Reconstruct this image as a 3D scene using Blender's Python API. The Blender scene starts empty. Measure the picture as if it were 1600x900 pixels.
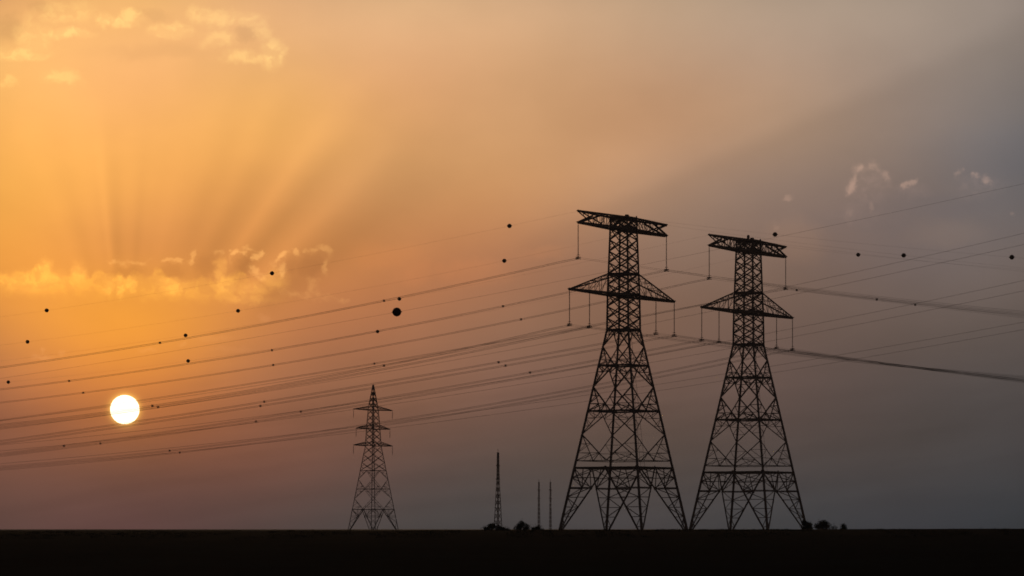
import bpy, bmesh, math, random
import numpy as np
from mathutils import Vector, Matrix, noise as mnoise

random.seed(7)
R = math.radians
CALIB = False          # sky only, without cloud detail
F = 5190.0             # focal length in photo pixels (the sun's half degree spans 48 of them)
EYE = 1.7
HZ = 827.0             # photo row of the horizon
scene = bpy.context.scene
col = scene.collection

# ------------------------------------------------------------------ camera
cam = bpy.data.cameras.new('camera')
cam.sensor_width = 36.0
cam.lens = 36.0 * F / 1600.0
cam.shift_y = (HZ - 450.0) / 1600.0
cam.clip_start = 0.5
cam.clip_end = 60000.0
cam_ob = bpy.data.objects.new('camera', cam)
cam_ob.location = (0, 0, EYE)
cam_ob.rotation_euler = (R(90), 0, 0)
col.objects.link(cam_ob)
scene.camera = cam_ob

# ------------------------------------------------------------------ exposure
scene.view_settings.view_transform = 'Standard'
scene.view_settings.look = 'None'
scene.view_settings.exposure = 0.0
scene.view_settings.gamma = 1.0
scene.view_settings.use_curve_mapping = False
scene.cycles.volume_bounces = 1
scene.cycles.max_bounces = 6
scene.cycles.filter_width = 1.7

SUN_AZ = math.atan((195 - 800) / F)
SUN_EL = math.atan((HZ - 640) / F)

# ------------------------------------------------------------------ node expression helper
class Net:
    def __init__(self, tree):
        self.t = tree
    def node(self, kind, **props):
        n = self.t.nodes.new(kind)
        for k, v in props.items():
            setattr(n, k, v)
        return n
    def put(self, sock, v):
        if isinstance(v, V):
            self.t.links.new(v.s, sock)
        elif isinstance(v, bpy.types.NodeSocket):
            self.t.links.new(v, sock)
        else:
            try:
                sock.default_value = v
            except Exception:
                sock.default_value = (v, v, v)
    def math(self, op, *a, clamp=False):
        n = self.node('ShaderNodeMath', operation=op, use_clamp=clamp)
        for i, v in enumerate(a):
            self.put(n.inputs[i], v)
        return V(self, n.outputs[0])
    def vec(self, op, *a, out=0):
        n = self.node('ShaderNodeVectorMath', operation=op)
        # a number going into a vector input is widened by a node of its own, in order (Cycles appends its own ones last)
        n2 = []
        for i, v in enumerate(a):
            if isinstance(v, V) and v.s.type == 'VALUE': v = self.wide(v)
            elif isinstance(v, V) and v.s.type == 'RGBA': v = self.uncolor(v)
            n2.append(v)
        self.t.nodes.remove(n)
        n = self.node('ShaderNodeVectorMath', operation=op)
        for i, v in enumerate(n2):
            self.put(n.inputs[i], v)
        return V(self, n.outputs[out])
    def wide(self, v):
        if not getattr(v, 'w', None): v.w = self.xyz(v, v, v)
        return v.w
    def uncolor(self, v):
        s = self.node('ShaderNodeSeparateColor')
        self.put(s.inputs[0], v)
        return self.xyz(V(self, s.outputs[0]), V(self, s.outputs[1]), V(self, s.outputs[2]))
    def xyz(self, x, y, z=0.0):
        n = self.node('ShaderNodeCombineXYZ')
        for i, v in enumerate((x, y, z)):
            self.put(n.inputs[i], v)
        return V(self, n.outputs[0])
    def smooth(self, v, a, b, lo=0.0, hi=1.0):
        n = self.node('ShaderNodeMapRange', interpolation_type='SMOOTHSTEP')
        self.put(n.inputs['Value'], v)
        for k, x in (('From Min', a), ('From Max', b), ('To Min', lo), ('To Max', hi)):
            n.inputs[k].default_value = x
        return V(self, n.outputs['Result'])
    def noise(self, vec, scale, detail=4.0, rough=0.55, dist=0.0):
        n = self.node('ShaderNodeTexNoise')
        self.put(n.inputs['Vector'], vec)
        n.inputs['Scale'].default_value = scale
        n.inputs['Detail'].default_value = detail
        n.inputs['Roughness'].default_value = rough
        n.inputs['Distortion'].default_value = dist
        return V(self, n.outputs[0]), V(self, n.outputs[1])

class V:
    def __init__(self, net, s):
        self.n = net; self.s = s
    def __add__(self, o): return self.n.math('ADD', self, o)
    __radd__ = __add__
    def __sub__(self, o): return self.n.math('SUBTRACT', self, o)
    def __rsub__(self, o): return self.n.math('SUBTRACT', o, self)
    def __mul__(self, o): return self.n.math('MULTIPLY', self, o)
    __rmul__ = __mul__
    def __truediv__(self, o): return self.n.math('DIVIDE', self, o)

def lin(c):
    return [((x / 255.0) / 12.92 if x <= 10.3 else ((x / 255.0 + 0.055) / 1.055) ** 2.4) for x in c]

# ------------------------------------------------------------------ sky
# colours of the evening sky over azimuth (columns) and elevation (rows)
GX = [0, 200, 400, 600, 800, 1000, 1200, 1400, 1600]
GY = [0, 100, 200, 300, 400, 500, 600, 700, 820]
SKY = [
 [(232,172,108),(245,185,115),(230,176,122),(224,177,130),(212,170,130),(194,161,130),(178,154,132),(164,146,130),(148,134,124)],
 [(250,187,110),(250,184,115),(240,180,115),(228,172,120),(211,163,119),(194,154,120),(178,148,124),(160,140,125),(140,128,120)],
 [(250,180,95),(254,182,102),(245,178,100),(222,163,104),(207,156,109),(192,147,110),(176,143,117),(154,134,121),(128,120,117)],
 [(245,172,82),(245,170,88),(228,158,87),(206,147,92),(201,146,99),(181,141,111),(155,129,113),(133,116,108),(114,107,106)],
 [(240,160,72),(228,150,75),(212,140,75),(196,130,80),(176,122,87),(150,117,97),(135,110,96),(120,104,98),(113,101,96)],
 [(226,147,70),(242,158,64),(206,133,74),(177,117,80),(150,108,83),(130,99,81),(118,95,83),(106,90,82),(100,88,82)],
 [(183,116,72),(210,129,66),(173,112,74),(146,101,76),(128,95,79),(113,88,76),(103,84,76),(90,78,73),(84,76,73)],
 [(134,88,67),(137,88,64),(129,86,67),(111,82,69),(98,79,70),(91,76,68),(85,73,68),(78,70,67),(73,68,67)],
 [(100,73,65),(98,71,65),(92,72,66),(82,72,68),(76,70,68),(75,69,68),(69,66,66),(64,62,64),(58,58,60)],
]
CORR = [[[-0.0497, -0.0399, -0.0067], [0.0337, 0.0214, 0.0059], [0.0281, 0.0165, 0.0128], [0.036, 0.0275, 0.0188], [0.0334, 0.0256, 0.0204], [0.0234, 0.0216, 0.018], [0.0175, 0.019, 0.0184], [0.0133, 0.0153, 0.0162], [-0.0069, -0.0019, 0.0035]], [[0.076, 0.0429, 0.017], [0.1239, 0.0631, 0.0259], [0.1043, 0.0553, 0.0267], [0.0963, 0.0527, 0.0292], [0.0796, 0.0461, 0.0275], [0.0625, 0.0406, 0.0289], [0.0474, 0.0366, 0.0313], [0.0378, 0.0328, 0.031], [0.0138, 0.0158, 0.0188]], [[0.1086, 0.0547, 0.0153], [0.1487, 0.0686, 0.023], [0.1404, 0.0673, 0.0203], [0.1057, 0.051, 0.0217], [0.0859, 0.0458, 0.0245], [0.0702, 0.038, 0.0236], [0.0588, 0.0385, 0.0281], [0.0413, 0.0348, 0.0336], [0.0093, 0.0155, 0.0219]], [[0.1291, 0.059, 0.0102], [0.1815, 0.0786, 0.0177], [0.1427, 0.061, 0.0165], [0.1029, 0.0478, 0.0192], [0.097, 0.0476, 0.0226], [0.077, 0.0453, 0.0311], [0.0497, 0.0366, 0.0333], [0.0316, 0.0287, 0.0308], [0.0054, 0.0154, 0.0247]], [[0.1842, 0.072, 0.0095], [0.175, 0.0642, 0.0148], [0.1464, 0.0528, 0.0136], [0.118, 0.043, 0.0165], [0.0871, 0.036, 0.0208], [0.0546, 0.034, 0.0291], [0.0395, 0.029, 0.0285], [0.0264, 0.0259, 0.0309], [0.0165, 0.0192, 0.0243]], [[0.2039, 0.0726, 0.0145], [0.3067, 0.1114, 0.0111], [0.2001, 0.0696, 0.019], [0.1272, 0.046, 0.023], [0.0774, 0.0371, 0.0262], [0.0495, 0.0291, 0.0244], [0.0364, 0.0264, 0.0262], [0.0259, 0.0237, 0.0264], [0.0173, 0.0193, 0.023]], [[0.1985, 0.0672, 0.0276], [0.3524, 0.1122, 0.0218], [0.2054, 0.0726, 0.0303], [0.1239, 0.0526, 0.0321], [0.0838, 0.0441, 0.0358], [0.0566, 0.0357, 0.0325], [0.0424, 0.0318, 0.0331], [0.0245, 0.0254, 0.0298], [0.0147, 0.0206, 0.0268]], [[0.1461, 0.053, 0.0323], [0.1715, 0.0575, 0.0291], [0.1432, 0.0533, 0.0333], [0.0882, 0.0451, 0.0362], [0.0581, 0.0407, 0.038], [0.0456, 0.0365, 0.0348], [0.0354, 0.0323, 0.0349], [0.024, 0.0284, 0.0338], [0.0142, 0.0232, 0.0317]], [[0.0626, 0.0313, 0.0291], [0.0647, 0.0297, 0.0307], [0.0497, 0.0315, 0.0325], [0.0315, 0.0317, 0.035], [0.0221, 0.0285, 0.0346], [0.0219, 0.0277, 0.0351], [0.012, 0.0232, 0.0323], [0.0063, 0.0182, 0.0295], [-0.0026, 0.0109, 0.0212]]]
BASE = np.array([0.020, 0.018, 0.020])     # the sky away from the sunset

def deg_xy(px, py):
    """photo position -> azimuth and elevation, both in units of 1/F radian from the frame's left and from the horizon"""
    x = (px - 800) / F; z = (HZ - py) / F
    return 800 + F * math.atan(x), HZ - F * math.atan(z / math.hypot(1, x))

world = bpy.data.worlds.new('World')
scene.world = world
world.use_nodes = True
wt = world.node_tree
wt.nodes.clear()
W = Net(wt)
tc = W.node('ShaderNodeTexCoord')
sep = W.node('ShaderNodeSeparateXYZ')
wt.links.new(tc.outputs['Generated'], sep.inputs[0])
dx, dy, dz = (V(W, sep.outputs[i]) for i in range(3))
azi = W.math('ARCTAN2', dx, dy)
ele = W.math('ARCSINE', dz)
X = azi * F + 800.0
Y = HZ - ele * F

gx = np.array(GX, float); gy = np.array(GY, float)
SXG, SYG = 190.0, 105.0
gk = lambda a, b, s: np.exp(-((a[:, None] - b[None, :]) / s) ** 2)
tab = np.array([[lin(c) for c in row] for row in SKY])
if CORR is not None:
    tab = tab + np.array(CORR)
tab = tab - BASE
KX = gk(gx, gx, SXG); KY = gk(gy, gy, SYG)
coef = np.einsum('ij,jkc->ikc', np.linalg.inv(KY + 1e-3 * np.eye(9)), tab)
coef = np.einsum('kl,ilc->ikc', np.linalg.inv(KX + 1e-3 * np.eye(9)), coef)
def gauss(v, c, s):
    t = (v - c) * (1.0 / s)
    return W.math('EXPONENT', t * t * -1.0)
bxs = [gauss(X, float(c), SXG) for c in gx]
total = None
for j, cy in enumerate(gy):
    row = None
    for i in range(9):
        cc = tuple(float(q) for q in coef[j, i])
        row = W.vec('MULTIPLY', bxs[i], cc) if row is None else W.vec('MULTIPLY_ADD', bxs[i], cc, row)
    byv = gauss(Y, float(cy), SYG)
    total = W.vec('MULTIPLY', row, byv) if total is None else W.vec('MULTIPLY_ADD', row, byv, total)
# the gaussians only hold near the frame: let the sunset fade out round it
near = W.smooth(W.math('ABSOLUTE', X - 800.0), 900, 2600, 1, 0) * W.smooth(Y, -900, -60, 0, 1)
front = W.smooth(dy, 0.0, 0.3)
total = W.vec('MAXIMUM', total, (-0.012, -0.012, -0.012))
total = W.vec('MULTIPLY', total, near * front)
# dim blue dusk elsewhere, from the physical sky
nish = W.node('ShaderNodeTexSky', sky_type='NISHITA', sun_disc=False)
nish.sun_elevation = SUN_EL
nish.sun_rotation = SUN_AZ
nish.dust_density = 4.0
sky = W.vec('ADD', total, tuple(float(q) for q in BASE))

if not CALIB:
    P = W.xyz(X, Y)
    _, wcol = W.noise(P, 1 / 17.0, 5, 0.7)
    warp = W.vec('MULTIPLY', W.vec('SUBTRACT', wcol, (0.5, 0.5, 0.5)), (30, 24, 0))
    PW = W.vec('ADD', P, warp)
    _, wcol2 = W.noise(P, 1 / 60.0, 4, 0.65)
    warp2 = W.vec('MULTIPLY', W.vec('SUBTRACT', wcol2, (0.5, 0.5, 0.5)), (70, 46, 0))
    PB = W.vec('ADD', P, warp2)
    fine, _ = W.noise(P, 1 / 14.0, 4, 0.6)

    patch, _ = W.noise(P, 1 / 19.0, 2, 0.5)
    brk = W.smooth(patch, 0.62, 0.40, 0.25, 1.0)
    puff, _ = W.noise(PB, 1 / 24.0, 4, 0.6)
    puffy = W.smooth(puff, 0.40, 0.60)
    # shapes come as thunks: union() makes each one's nodes only when it is joined on, which keeps the shader's stack small
    def seg(*a): return lambda: seg_now(*a)
    def blob(*a): return lambda: blob_now(*a)
    def seg_now(a, b, w, k):
        a = deg_xy(*a); b = deg_xy(*b)
        ba = (b[0] - a[0], b[1] - a[1], 0)
        pa = W.vec('SUBTRACT', PW, (a[0], a[1], 0))
        h = W.math('MULTIPLY', W.vec('DOT_PRODUCT', pa, ba, out=1), 1.0 / (ba[0] ** 2 + ba[1] ** 2), clamp=True)
        n = W.node('ShaderNodeVectorMath', operation='SCALE')
        n.inputs[0].default_value = ba
        W.put(n.inputs['Scale'], h)
        d = W.vec('LENGTH', W.vec('SUBTRACT', pa, V(W, n.outputs[0])), out=1)
        d = d + (patch - 0.5) * 7.0
        return W.smooth(d, w * 2.2, 0.0, 0.0, k)
    def blob_now(c, rx, ry, k, src=None):
        c = deg_xy(*c)
        d = W.vec('MULTIPLY', W.vec('SUBTRACT', src or PB, (c[0], c[1], 0)), (1 / rx, 1 / ry, 0))
        return W.smooth(W.vec('LENGTH', d, out=1), 1.45, 0.35, 0.0, k)
    def union(items):
        m = None
        for i in items:
            i = i()
            m = i if m is None else W.math('MAXIMUM', m, i)
        return m
    def line(pts, w, k):
        return [seg(p, q, w, k) for p, q in zip(pts, pts[1:])]
    def mixin(sky, mask, gain, add):
        """brighten or dim the sky behind a cloud; kept in two running totals until the end"""
        if tuple(gain) != (1, 1, 1) and tuple(gain) != (1.0, 1.0, 1.0):
            g = W.vec('MULTIPLY_ADD', mask, tuple(x - 1 for x in gain), (1, 1, 1))
            acc['g'] = g if acc['g'] is None else W.vec('MULTIPLY', acc['g'], g)
        if any(add):
            acc['a'] = W.vec('MULTIPLY', mask, add) if acc['a'] is None else W.vec('MULTIPLY_ADD', mask, add, acc['a'])
        return sky
    acc = {'g': None, 'a': None}
    layers = []        # cloud light goes out through Backgrounds of its own: one shader stack would not hold it all
    def close_layer():
        layers.append(acc['a']); acc['a'] = None

    # --- shafts of light and shade fanning out from the sun
    sx, sy = deg_xy(195, 640)
    th = W.math('ARCTAN2', X - sx, sy - Y) * (180 / math.pi)
    rad = W.vec('LENGTH', W.vec('SUBTRACT', P, (sx, sy, 0)), out=1)
    def bump(c, w):
        return gauss(th, c, w)
    raysl = (bump(-9.5, 2.4) * 0.035 + bump(-5.6, 1.2) * 0.08 + bump(-2.6, 2.2) * -0.09 + bump(4.2, 1.6) * -0.06 + bump(12, 2.4) * 0.035
            + bump(-14, 2.0) * -0.03 + bump(-19, 2.4) * 0.03)
    raysr = (bump(21, 3.4) * -0.07 + bump(29, 3.2) * -0.10 + bump(34.6, 1.7) * 0.085 + bump(39.5, 2.0) * -0.09
            + bump(45, 2.2) * 0.115 + bump(52.5, 4.2) * -0.12 + bump(60, 3) * 0.01)
    envl = W.smooth(rad, 190, 250) * W.smooth(rad, 520, 250)
    envr = W.smooth(rad, 230, 300) * W.smooth(rad, 720, 300)
    edge = W.smooth(th, 65.9, 68.0) * W.smooth(th, 86, 70) * W.smooth(rad, 560, 1000) * W.smooth(rad, 2600, 1500) * -0.135
    edge2 = bump(63.5, 2.6) * W.smooth(rad, 600, 1000) * 0.045
    lit = raysl * envl + raysr * envr * 1.15 + edge + edge2 + 1.0
    sky = W.vec('MULTIPLY', sky, lit)

    # --- soft uneven dust
    big, _ = W.noise(W.vec('MULTIPLY', P, (1.0, 1.5, 1)), 1 / 230.0, 4, 0.55)
    sky = W.vec('MULTIPLY', sky, (big - 0.5) * 0.24 + 1.0)
    streak, _ = W.noise(W.vec('MULTIPLY', W.xyz(X, Y + X * 0.13), (0.1, 1.0, 1)), 1 / 34.0, 4, 0.55)
    sky = W.vec('MULTIPLY', sky, (streak - 0.5) * W.smooth(Y, 500, 640) * 0.32 + 1.0)

    # --- long bright cloud bank above the sun
    yc = 452.0 + (X - 200.0) * 0.03
    hgt, _ = W.noise(W.xyz(X, 3.0, 0.0), 1 / 44.0, 2, 0.5)
    top = yc - 10.0 - W.smooth(hgt, 0.35, 0.7) * 22.0
    jx = W.node('ShaderNodeSeparateXYZ'); W.put(jx.inputs[0], PW)
    yj = V(W, jx.outputs[1]) + 0.0
    bank = W.smooth(yj - top, -5, 5) * W.smooth(yj - yc, 28, -2) * (puffy * 0.55 + 0.45)
    bank = bank * W.smooth(X, 480, 330) * W.smooth(X, -250, 90) * (fine * 0.7 + 0.62)
    sky = mixin(sky, bank, (1.0, 1.0, 1.0), (0.27, 0.145, 0.012))
    soft = union([blob((40, 437), 70, 16, 0.6), blob((70, 425), 13, 19, 0.9, PW), blob((122, 424), 13, 15, 0.9, PW), blob((170, 445), 9, 13, 1, PW),
                  blob((188, 449), 9, 16, 1, PW), blob((206, 444), 8, 14, 0.8, PW), blob((270, 446), 26, 12, 0.9, PW),
                  blob((345, 425), 9, 20, 1, PW), blob((352, 446), 16, 14, 0.8, PW), blob((432, 436), 20, 16, 0.8, PW), blob((395, 452), 22, 10, 0.7, PW),
                  blob((390, 468), 40, 7, 0.55, PW)])
    sky = mixin(sky, soft * (puffy * 0.5 + 0.6), (1, 1, 1), (0.26, 0.14, 0.022))
    close_layer()
    rims = union(line([(172, 412), (178, 408), (210, 411), (228, 413), (234, 408)], 2.6, 0.6) + line([(255, 406), (283, 408)], 2.6, 0.7)
                 + line([(298, 410), (303, 394)], 3.0, 1.0) + line([(336, 394), (345, 396)], 2.5, 0.5)
                 + line([(361, 410), (364, 394), (370, 390), (380, 393), (388, 388), (402, 393), (412, 394), (403, 402), (396, 402)], 2.6, 1.0)
                 + line([(393, 415), (400, 426), (411, 433)], 4.0, 0.9)
                 + line([(425, 416), (433, 405), (444, 396)], 3.4, 1.0) + line([(440, 428), (442, 416)], 4, 0.8)
                 + line([(458, 392), (464, 393)], 2.6, 0.8)
                 + line([(478, 393), (497, 387), (512, 389), (518, 398), (506, 412), (508, 428)], 2.8, 0.55) + line([(506, 418), (508, 428)], 3.4, 0.5)
                 + line([(440, 456), (490, 462), (538, 471)], 3.4, 0.4) + line([(488, 440), (490, 462)], 5, 0.35))
    sky = mixin(sky, rims * brk, (1, 1, 1), (0.32, 0.185, 0.055))
    hollow = union([blob((200, 425), 24, 9, 0.7, PW), blob((268, 424), 22, 10, 0.7, PW), blob((320, 415), 18, 18, 0.8, PW),
                    blob((382, 414), 14, 16, 0.9, PW), blob((485, 415), 24, 17, 0.8, PW), blob((455, 412), 12, 14, 0.6, PW)])
    sky = mixin(sky, hollow, (0.86, 0.84, 0.86), (0, 0, 0))
    small = union([blob((66, 558), 16, 4, 0.8, PW), blob((67, 548), 3, 6, 0.7, PW), blob((96, 554), 6, 4, 0.6, PW), blob((230, 548), 16, 4, 0.6, PW),
                   blob((285, 538), 6, 3, 0.6, PW), blob((412, 498), 9, 7, 0.5, PW), blob((330, 528), 34, 5, 0.35, PW), blob((360, 545), 34, 4, 0.3, PW)])
    sky = mixin(sky, small, (1, 1, 1), (0.11, 0.06, 0.03))

    close_layer()
    # --- thin broken cloud at the upper left
    upper = union([blob((178, 33), 34, 8, 1.0), blob((206, 25), 13, 9, 0.9), blob((100, 20), 44, 17, 0.55), blob((98, 52), 42, 8, 0.9),
                   blob((50, 55), 24, 26, 0.6), blob((22, 86), 46, 9, 0.8), blob((268, 46), 34, 12, 1.0), blob((316, 20), 20, 14, 0.6),
                   blob((360, 30), 52, 14, 0.7), blob((342, 62), 26, 13, 0.6), blob((382, 90), 32, 11, 0.75), blob((426, 84), 19, 23, 1.0, PW),
                   blob((96, 123), 26, 12, 0.65), blob((12, 128), 12, 9, 0.5), blob((410, 50), 16, 18, 0.5)])
    sky = mixin(sky, upper * (puffy * 0.75 + 0.35), (1, 1, 1), (0.23, 0.19, 0.055))
    pocket = union([blob((14, 45), 22, 20, 0.9), blob((60, 12), 22, 9, 0.6), blob((385, 56), 18, 12, 0.7), blob((240, 22), 26, 8, 0.5), blob((240, 80), 90, 14, 0.35)])
    sky = mixin(sky, pocket, (0.84, 0.84, 0.86), (0, 0, 0))

    close_layer()
    # --- faint pink edged cloud on the right
    pink = union(line([(1341, 260), (1336, 275), (1327, 303)], 4.2, 1.0) + line([(1362, 256), (1372, 265), (1384, 272), (1388, 284)], 4.0, 0.6)
                 + line([(1350, 262), (1364, 258)], 5, 0.25) + line([(1413, 290), (1420, 287), (1429, 284)], 3.6, 0.85)
                 + line([(1494, 273), (1503, 266)], 2.8, 0.7)
                 + [blob((1522, 274), 7, 5, 0.75, PW), blob((1541, 281), 7, 7, 0.8, PW), blob((1232, 310), 8, 5, 0.6, PW), blob((1325, 340), 5, 12, 0.3, PW),
                    blob((1362, 325), 5, 8, 0.3, PW), blob((1581, 333), 4, 4, 0.35, PW), blob((1212, 352), 4, 8, 0.35, PW)])
    sky = mixin(sky, pink * brk, (1, 1, 1), (0.19, 0.11, 0.075))
    puffs = union([blob((1356, 288), 34, 28, 1.0), blob((1420, 300), 34, 14, 0.6), blob((1528, 290), 34, 18, 0.8), blob((1340, 330), 40, 22, 0.4)])
    sky = mixin(sky, puffs * (puffy * 0.8 + 0.3), (1, 1, 1), (0.045, 0.027, 0.022))
    flush = union([blob((1245, 375), 46, 34, 0.9), blob((1480, 365), 60, 22, 0.7), blob((740, 428), 60, 20, 0.7), blob((650, 425), 30, 22, 0.5),
                   blob((850, 392), 36, 10, 0.6), blob((600, 398), 60, 20, 0.4)])
    sky = mixin(sky, flush, (1.16, 1.10, 1.03), (0, 0, 0))
    slate = union([blob((1570, 235), 130, 46, 0.9), blob((1440, 320), 110, 22, 0.7), blob((1330, 345), 120, 18, 0.5)])
    sky = mixin(sky, slate, (0.94, 0.97, 1.01), (0, 0, 0))

    sky = W.vec('MULTIPLY', sky, acc['g'])
    close_layer()

    # --- aureole hugging the sun
    sky = W.vec('MULTIPLY_ADD', W.math('EXPONENT', (rad - 22.5) * -0.28) * W.smooth(rad, 60, 24), (0.9, 0.55, 0.10), sky)
    sky = W.vec('MULTIPLY_ADD', W.math('EXPONENT', rad * -0.016), (0.15, 0.055, 0.0), sky)

bgN = W.node('ShaderNodeBackground')
wt.links.new(nish.outputs[0], bgN.inputs[0])
bgN.inputs[1].default_value = 0.0015
bg = W.node('ShaderNodeBackground')
W.put(bg.inputs[0], sky)
bg.inputs[1].default_value = 1.0
addn = W.node('ShaderNodeAddShader')
wt.links.new(bg.outputs[0], addn.inputs[0])
wt.links.new(bgN.outputs[0], addn.inputs[1])
wout = W.node('ShaderNodeOutputWorld')
last = addn
for lay in ([] if CALIB else layers):
    b2 = W.node('ShaderNodeBackground')
    W.put(b2.inputs[0], lay)
    a2 = W.node('ShaderNodeAddShader')
    wt.links.new(last.outputs[0], a2.inputs[0]); wt.links.new(b2.outputs[0], a2.inputs[1])
    last = a2
wt.links.new(last.outputs[0], wout.inputs[0])
world.cycles.sampling_method = 'MANUAL'
world.cycles.sample_map_resolution = 512

# ------------------------------------------------------------------ sun lamp
sl = bpy.data.lights.new('sun_light', 'SUN')
sl.energy = 0.5
sl.angle = R(0.53)
sl.color = (1.0, 0.62, 0.30)
slo = bpy.data.objects.new('sun_light', sl)
slo.rotation_euler = Vector((math.sin(SUN_AZ) * math.cos(SUN_EL), math.cos(SUN_AZ) * math.cos(SUN_EL), math.sin(SUN_EL))).to_track_quat('Z', 'Y').to_euler()
slo.location = (-60, 50, 60)
col.objects.link(slo)

# ------------------------------------------------------------------ materials
def principled(name, color, rough=0.6, metal=0.0, vary=0.25, scale=3.0, bump=0.0):
    m = bpy.data.materials.new(name)
    m.use_nodes = True
    nt = m.node_tree; N = Net(nt)
    bs = nt.nodes['Principled BSDF']
    t = N.node('ShaderNodeTexCoord')
    f, _ = N.noise(t.outputs['Object'], scale, 5, 0.6)
    r = N.node('ShaderNodeValToRGB')
    nt.links.new(f.s, r.inputs[0])
    r.color_ramp.elements[0].position = 0.3
    r.color_ramp.elements[1].position = 0.7
    r.color_ramp.elements[0].color = tuple(c * (1 - vary) for c in color) + (1,)
    r.color_ramp.elements[1].color = tuple(c * (1 + vary) for c in color) + (1,)
    nt.links.new(r.outputs[0], bs.inputs['Base Color'])
    bs.inputs['Roughness'].default_value = rough
    bs.inputs['Metallic'].default_value = metal
    bs.inputs['Specular IOR Level'].default_value = 0.25
    if bump:
        b = N.node('ShaderNodeBump'); b.inputs['Strength'].default_value = bump
        nt.links.new(f.s, b.inputs['Height']); nt.links.new(b.outputs[0], bs.inputs['Normal'])
    return m
STEEL = principled('weathered_galvanised_steel', (0.22, 0.15, 0.12), 0.7, 0.0, 0.3, 0.8)
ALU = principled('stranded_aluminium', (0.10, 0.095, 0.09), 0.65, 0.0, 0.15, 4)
GLASSY = principled('brown_insulator_glaze', (0.09, 0.045, 0.03), 0.35, 0.0, 0.2, 6)
BALLM = principled('weathered_marker_paint', (0.06, 0.02, 0.015), 0.6, 0.0, 0.3, 5)
LEAF = principled('dark_shrub_leaves', (0.045, 0.06, 0.03), 0.8, 0.0, 0.4, 2)
BARK = principled('shrub_bark', (0.07, 0.05, 0.04), 0.9, 0.0, 0.3, 8)
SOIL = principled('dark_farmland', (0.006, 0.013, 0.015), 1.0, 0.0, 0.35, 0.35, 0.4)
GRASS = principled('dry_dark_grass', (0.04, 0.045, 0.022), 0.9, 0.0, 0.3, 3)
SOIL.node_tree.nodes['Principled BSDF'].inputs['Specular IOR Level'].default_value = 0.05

# ------------------------------------------------------------------ mesh helpers
def link(name, bm, mat, parent=None):
    me = bpy.data.meshes.new(name)
    bm.to_mesh(me); bm.free()
    me.materials.append(mat)
    o = bpy.data.objects.new(name, me)
    col.objects.link(o)
    if parent is not None:
        o.parent = parent
    return o
def tag(o, label, cat, group=None, kind=None):
    if label: o['label'] = label
    if cat: o['category'] = cat
    if group: o['group'] = group
    if kind: o['kind'] = kind
    return o
def empty(name, loc, rz=0.0):
    o = bpy.data.objects.new(name, None)
    o.location = loc; o.rotation_euler = (0, 0, rz); o.empty_display_size = 1
    col.objects.link(o)
    return o
def frame_of(d):
    up = Vector((0, 0, 1)) if abs(d.z) < 0.95 else Vector((1, 0, 0))
    a = d.cross(up).normalized()
    return a, d.cross(a).normalized()
def angle_bar(bm, p, q, w, t=None):
    """an L-section rolled steel bar from p to q"""
    p = Vector(p); q = Vector(q); d = (q - p)
    if d.length < 1e-4: return
    d.normalize(); a, b = frame_of(d)
    t = t or w * 0.34; h = w / 2
    prof = [(-h, -h), (h, -h), (h, -h + t), (-h + t, -h + t), (-h + t, h), (-h, h)]
    r1 = [bm.verts.new(p + a * x + b * y) for x, y in prof]
    r2 = [bm.verts.new(q + a * x + b * y) for x, y in prof]
    for i in range(6):
        j = (i + 1) % 6
        bm.faces.new((r1[i], r1[j], r2[j], r2[i]))
    bm.faces.new(r1[::-1]); bm.faces.new(r2)
def plate(bm, c, r, n):
    """a gusset plate where members meet"""
    n = Vector(n).normalized(); a, b = frame_of(n); c = Vector(c)
    f = [bm.verts.new(c + (a * math.cos(k) + b * math.sin(k)) * r + n * 0.03) for k in [i * math.pi / 3 for i in range(6)]]
    g = [bm.verts.new(v.co - n * 0.06) for v in f]
    bm.faces.new(f); bm.faces.new(g[::-1])
    for i in range(6):
        j = (i + 1) % 6
        bm.faces.new((f[j], f[i], g[i], g[j]))
def tube(bm, pts, rad, sides=6):
    rings = []
    for i, p in enumerate(pts):
        d = (Vector(pts[min(i + 1, len(pts) - 1)]) - Vector(pts[max(i - 1, 0)])).normalized()
        a, b = frame_of(d)
        r = rad(i) if callable(rad) else rad
        rings.append([bm.verts.new(Vector(p) + (a * math.cos(k * 2 * math.pi / sides) + b * math.sin(k * 2 * math.pi / sides)) * r) for k in range(sides)])
    for r1, r2 in zip(rings, rings[1:]):
        for i in range(sides):
            j = (i + 1) % sides
            bm.faces.new((r1[i], r1[j], r2[j], r2[i]))
    bm.faces.new(rings[0][::-1]); bm.faces.new(rings[-1])
def lathe(bm, prof, c, sides=12):
    c = Vector(c); rings = []
    for r, z in prof:
        rings.append([bm.verts.new(c + Vector((r * math.cos(k * 2 * math.pi / sides), r * math.sin(k * 2 * math.pi / sides), z))) for k in range(sides)])
    for r1, r2 in zip(rings, rings[1:]):
        for i in range(sides):
            j = (i + 1) % sides
            bm.faces.new((r1[i], r1[j], r2[j], r2[i]))
    bm.faces.new(rings[0][::-1]); bm.faces.new(rings[-1])

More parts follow.
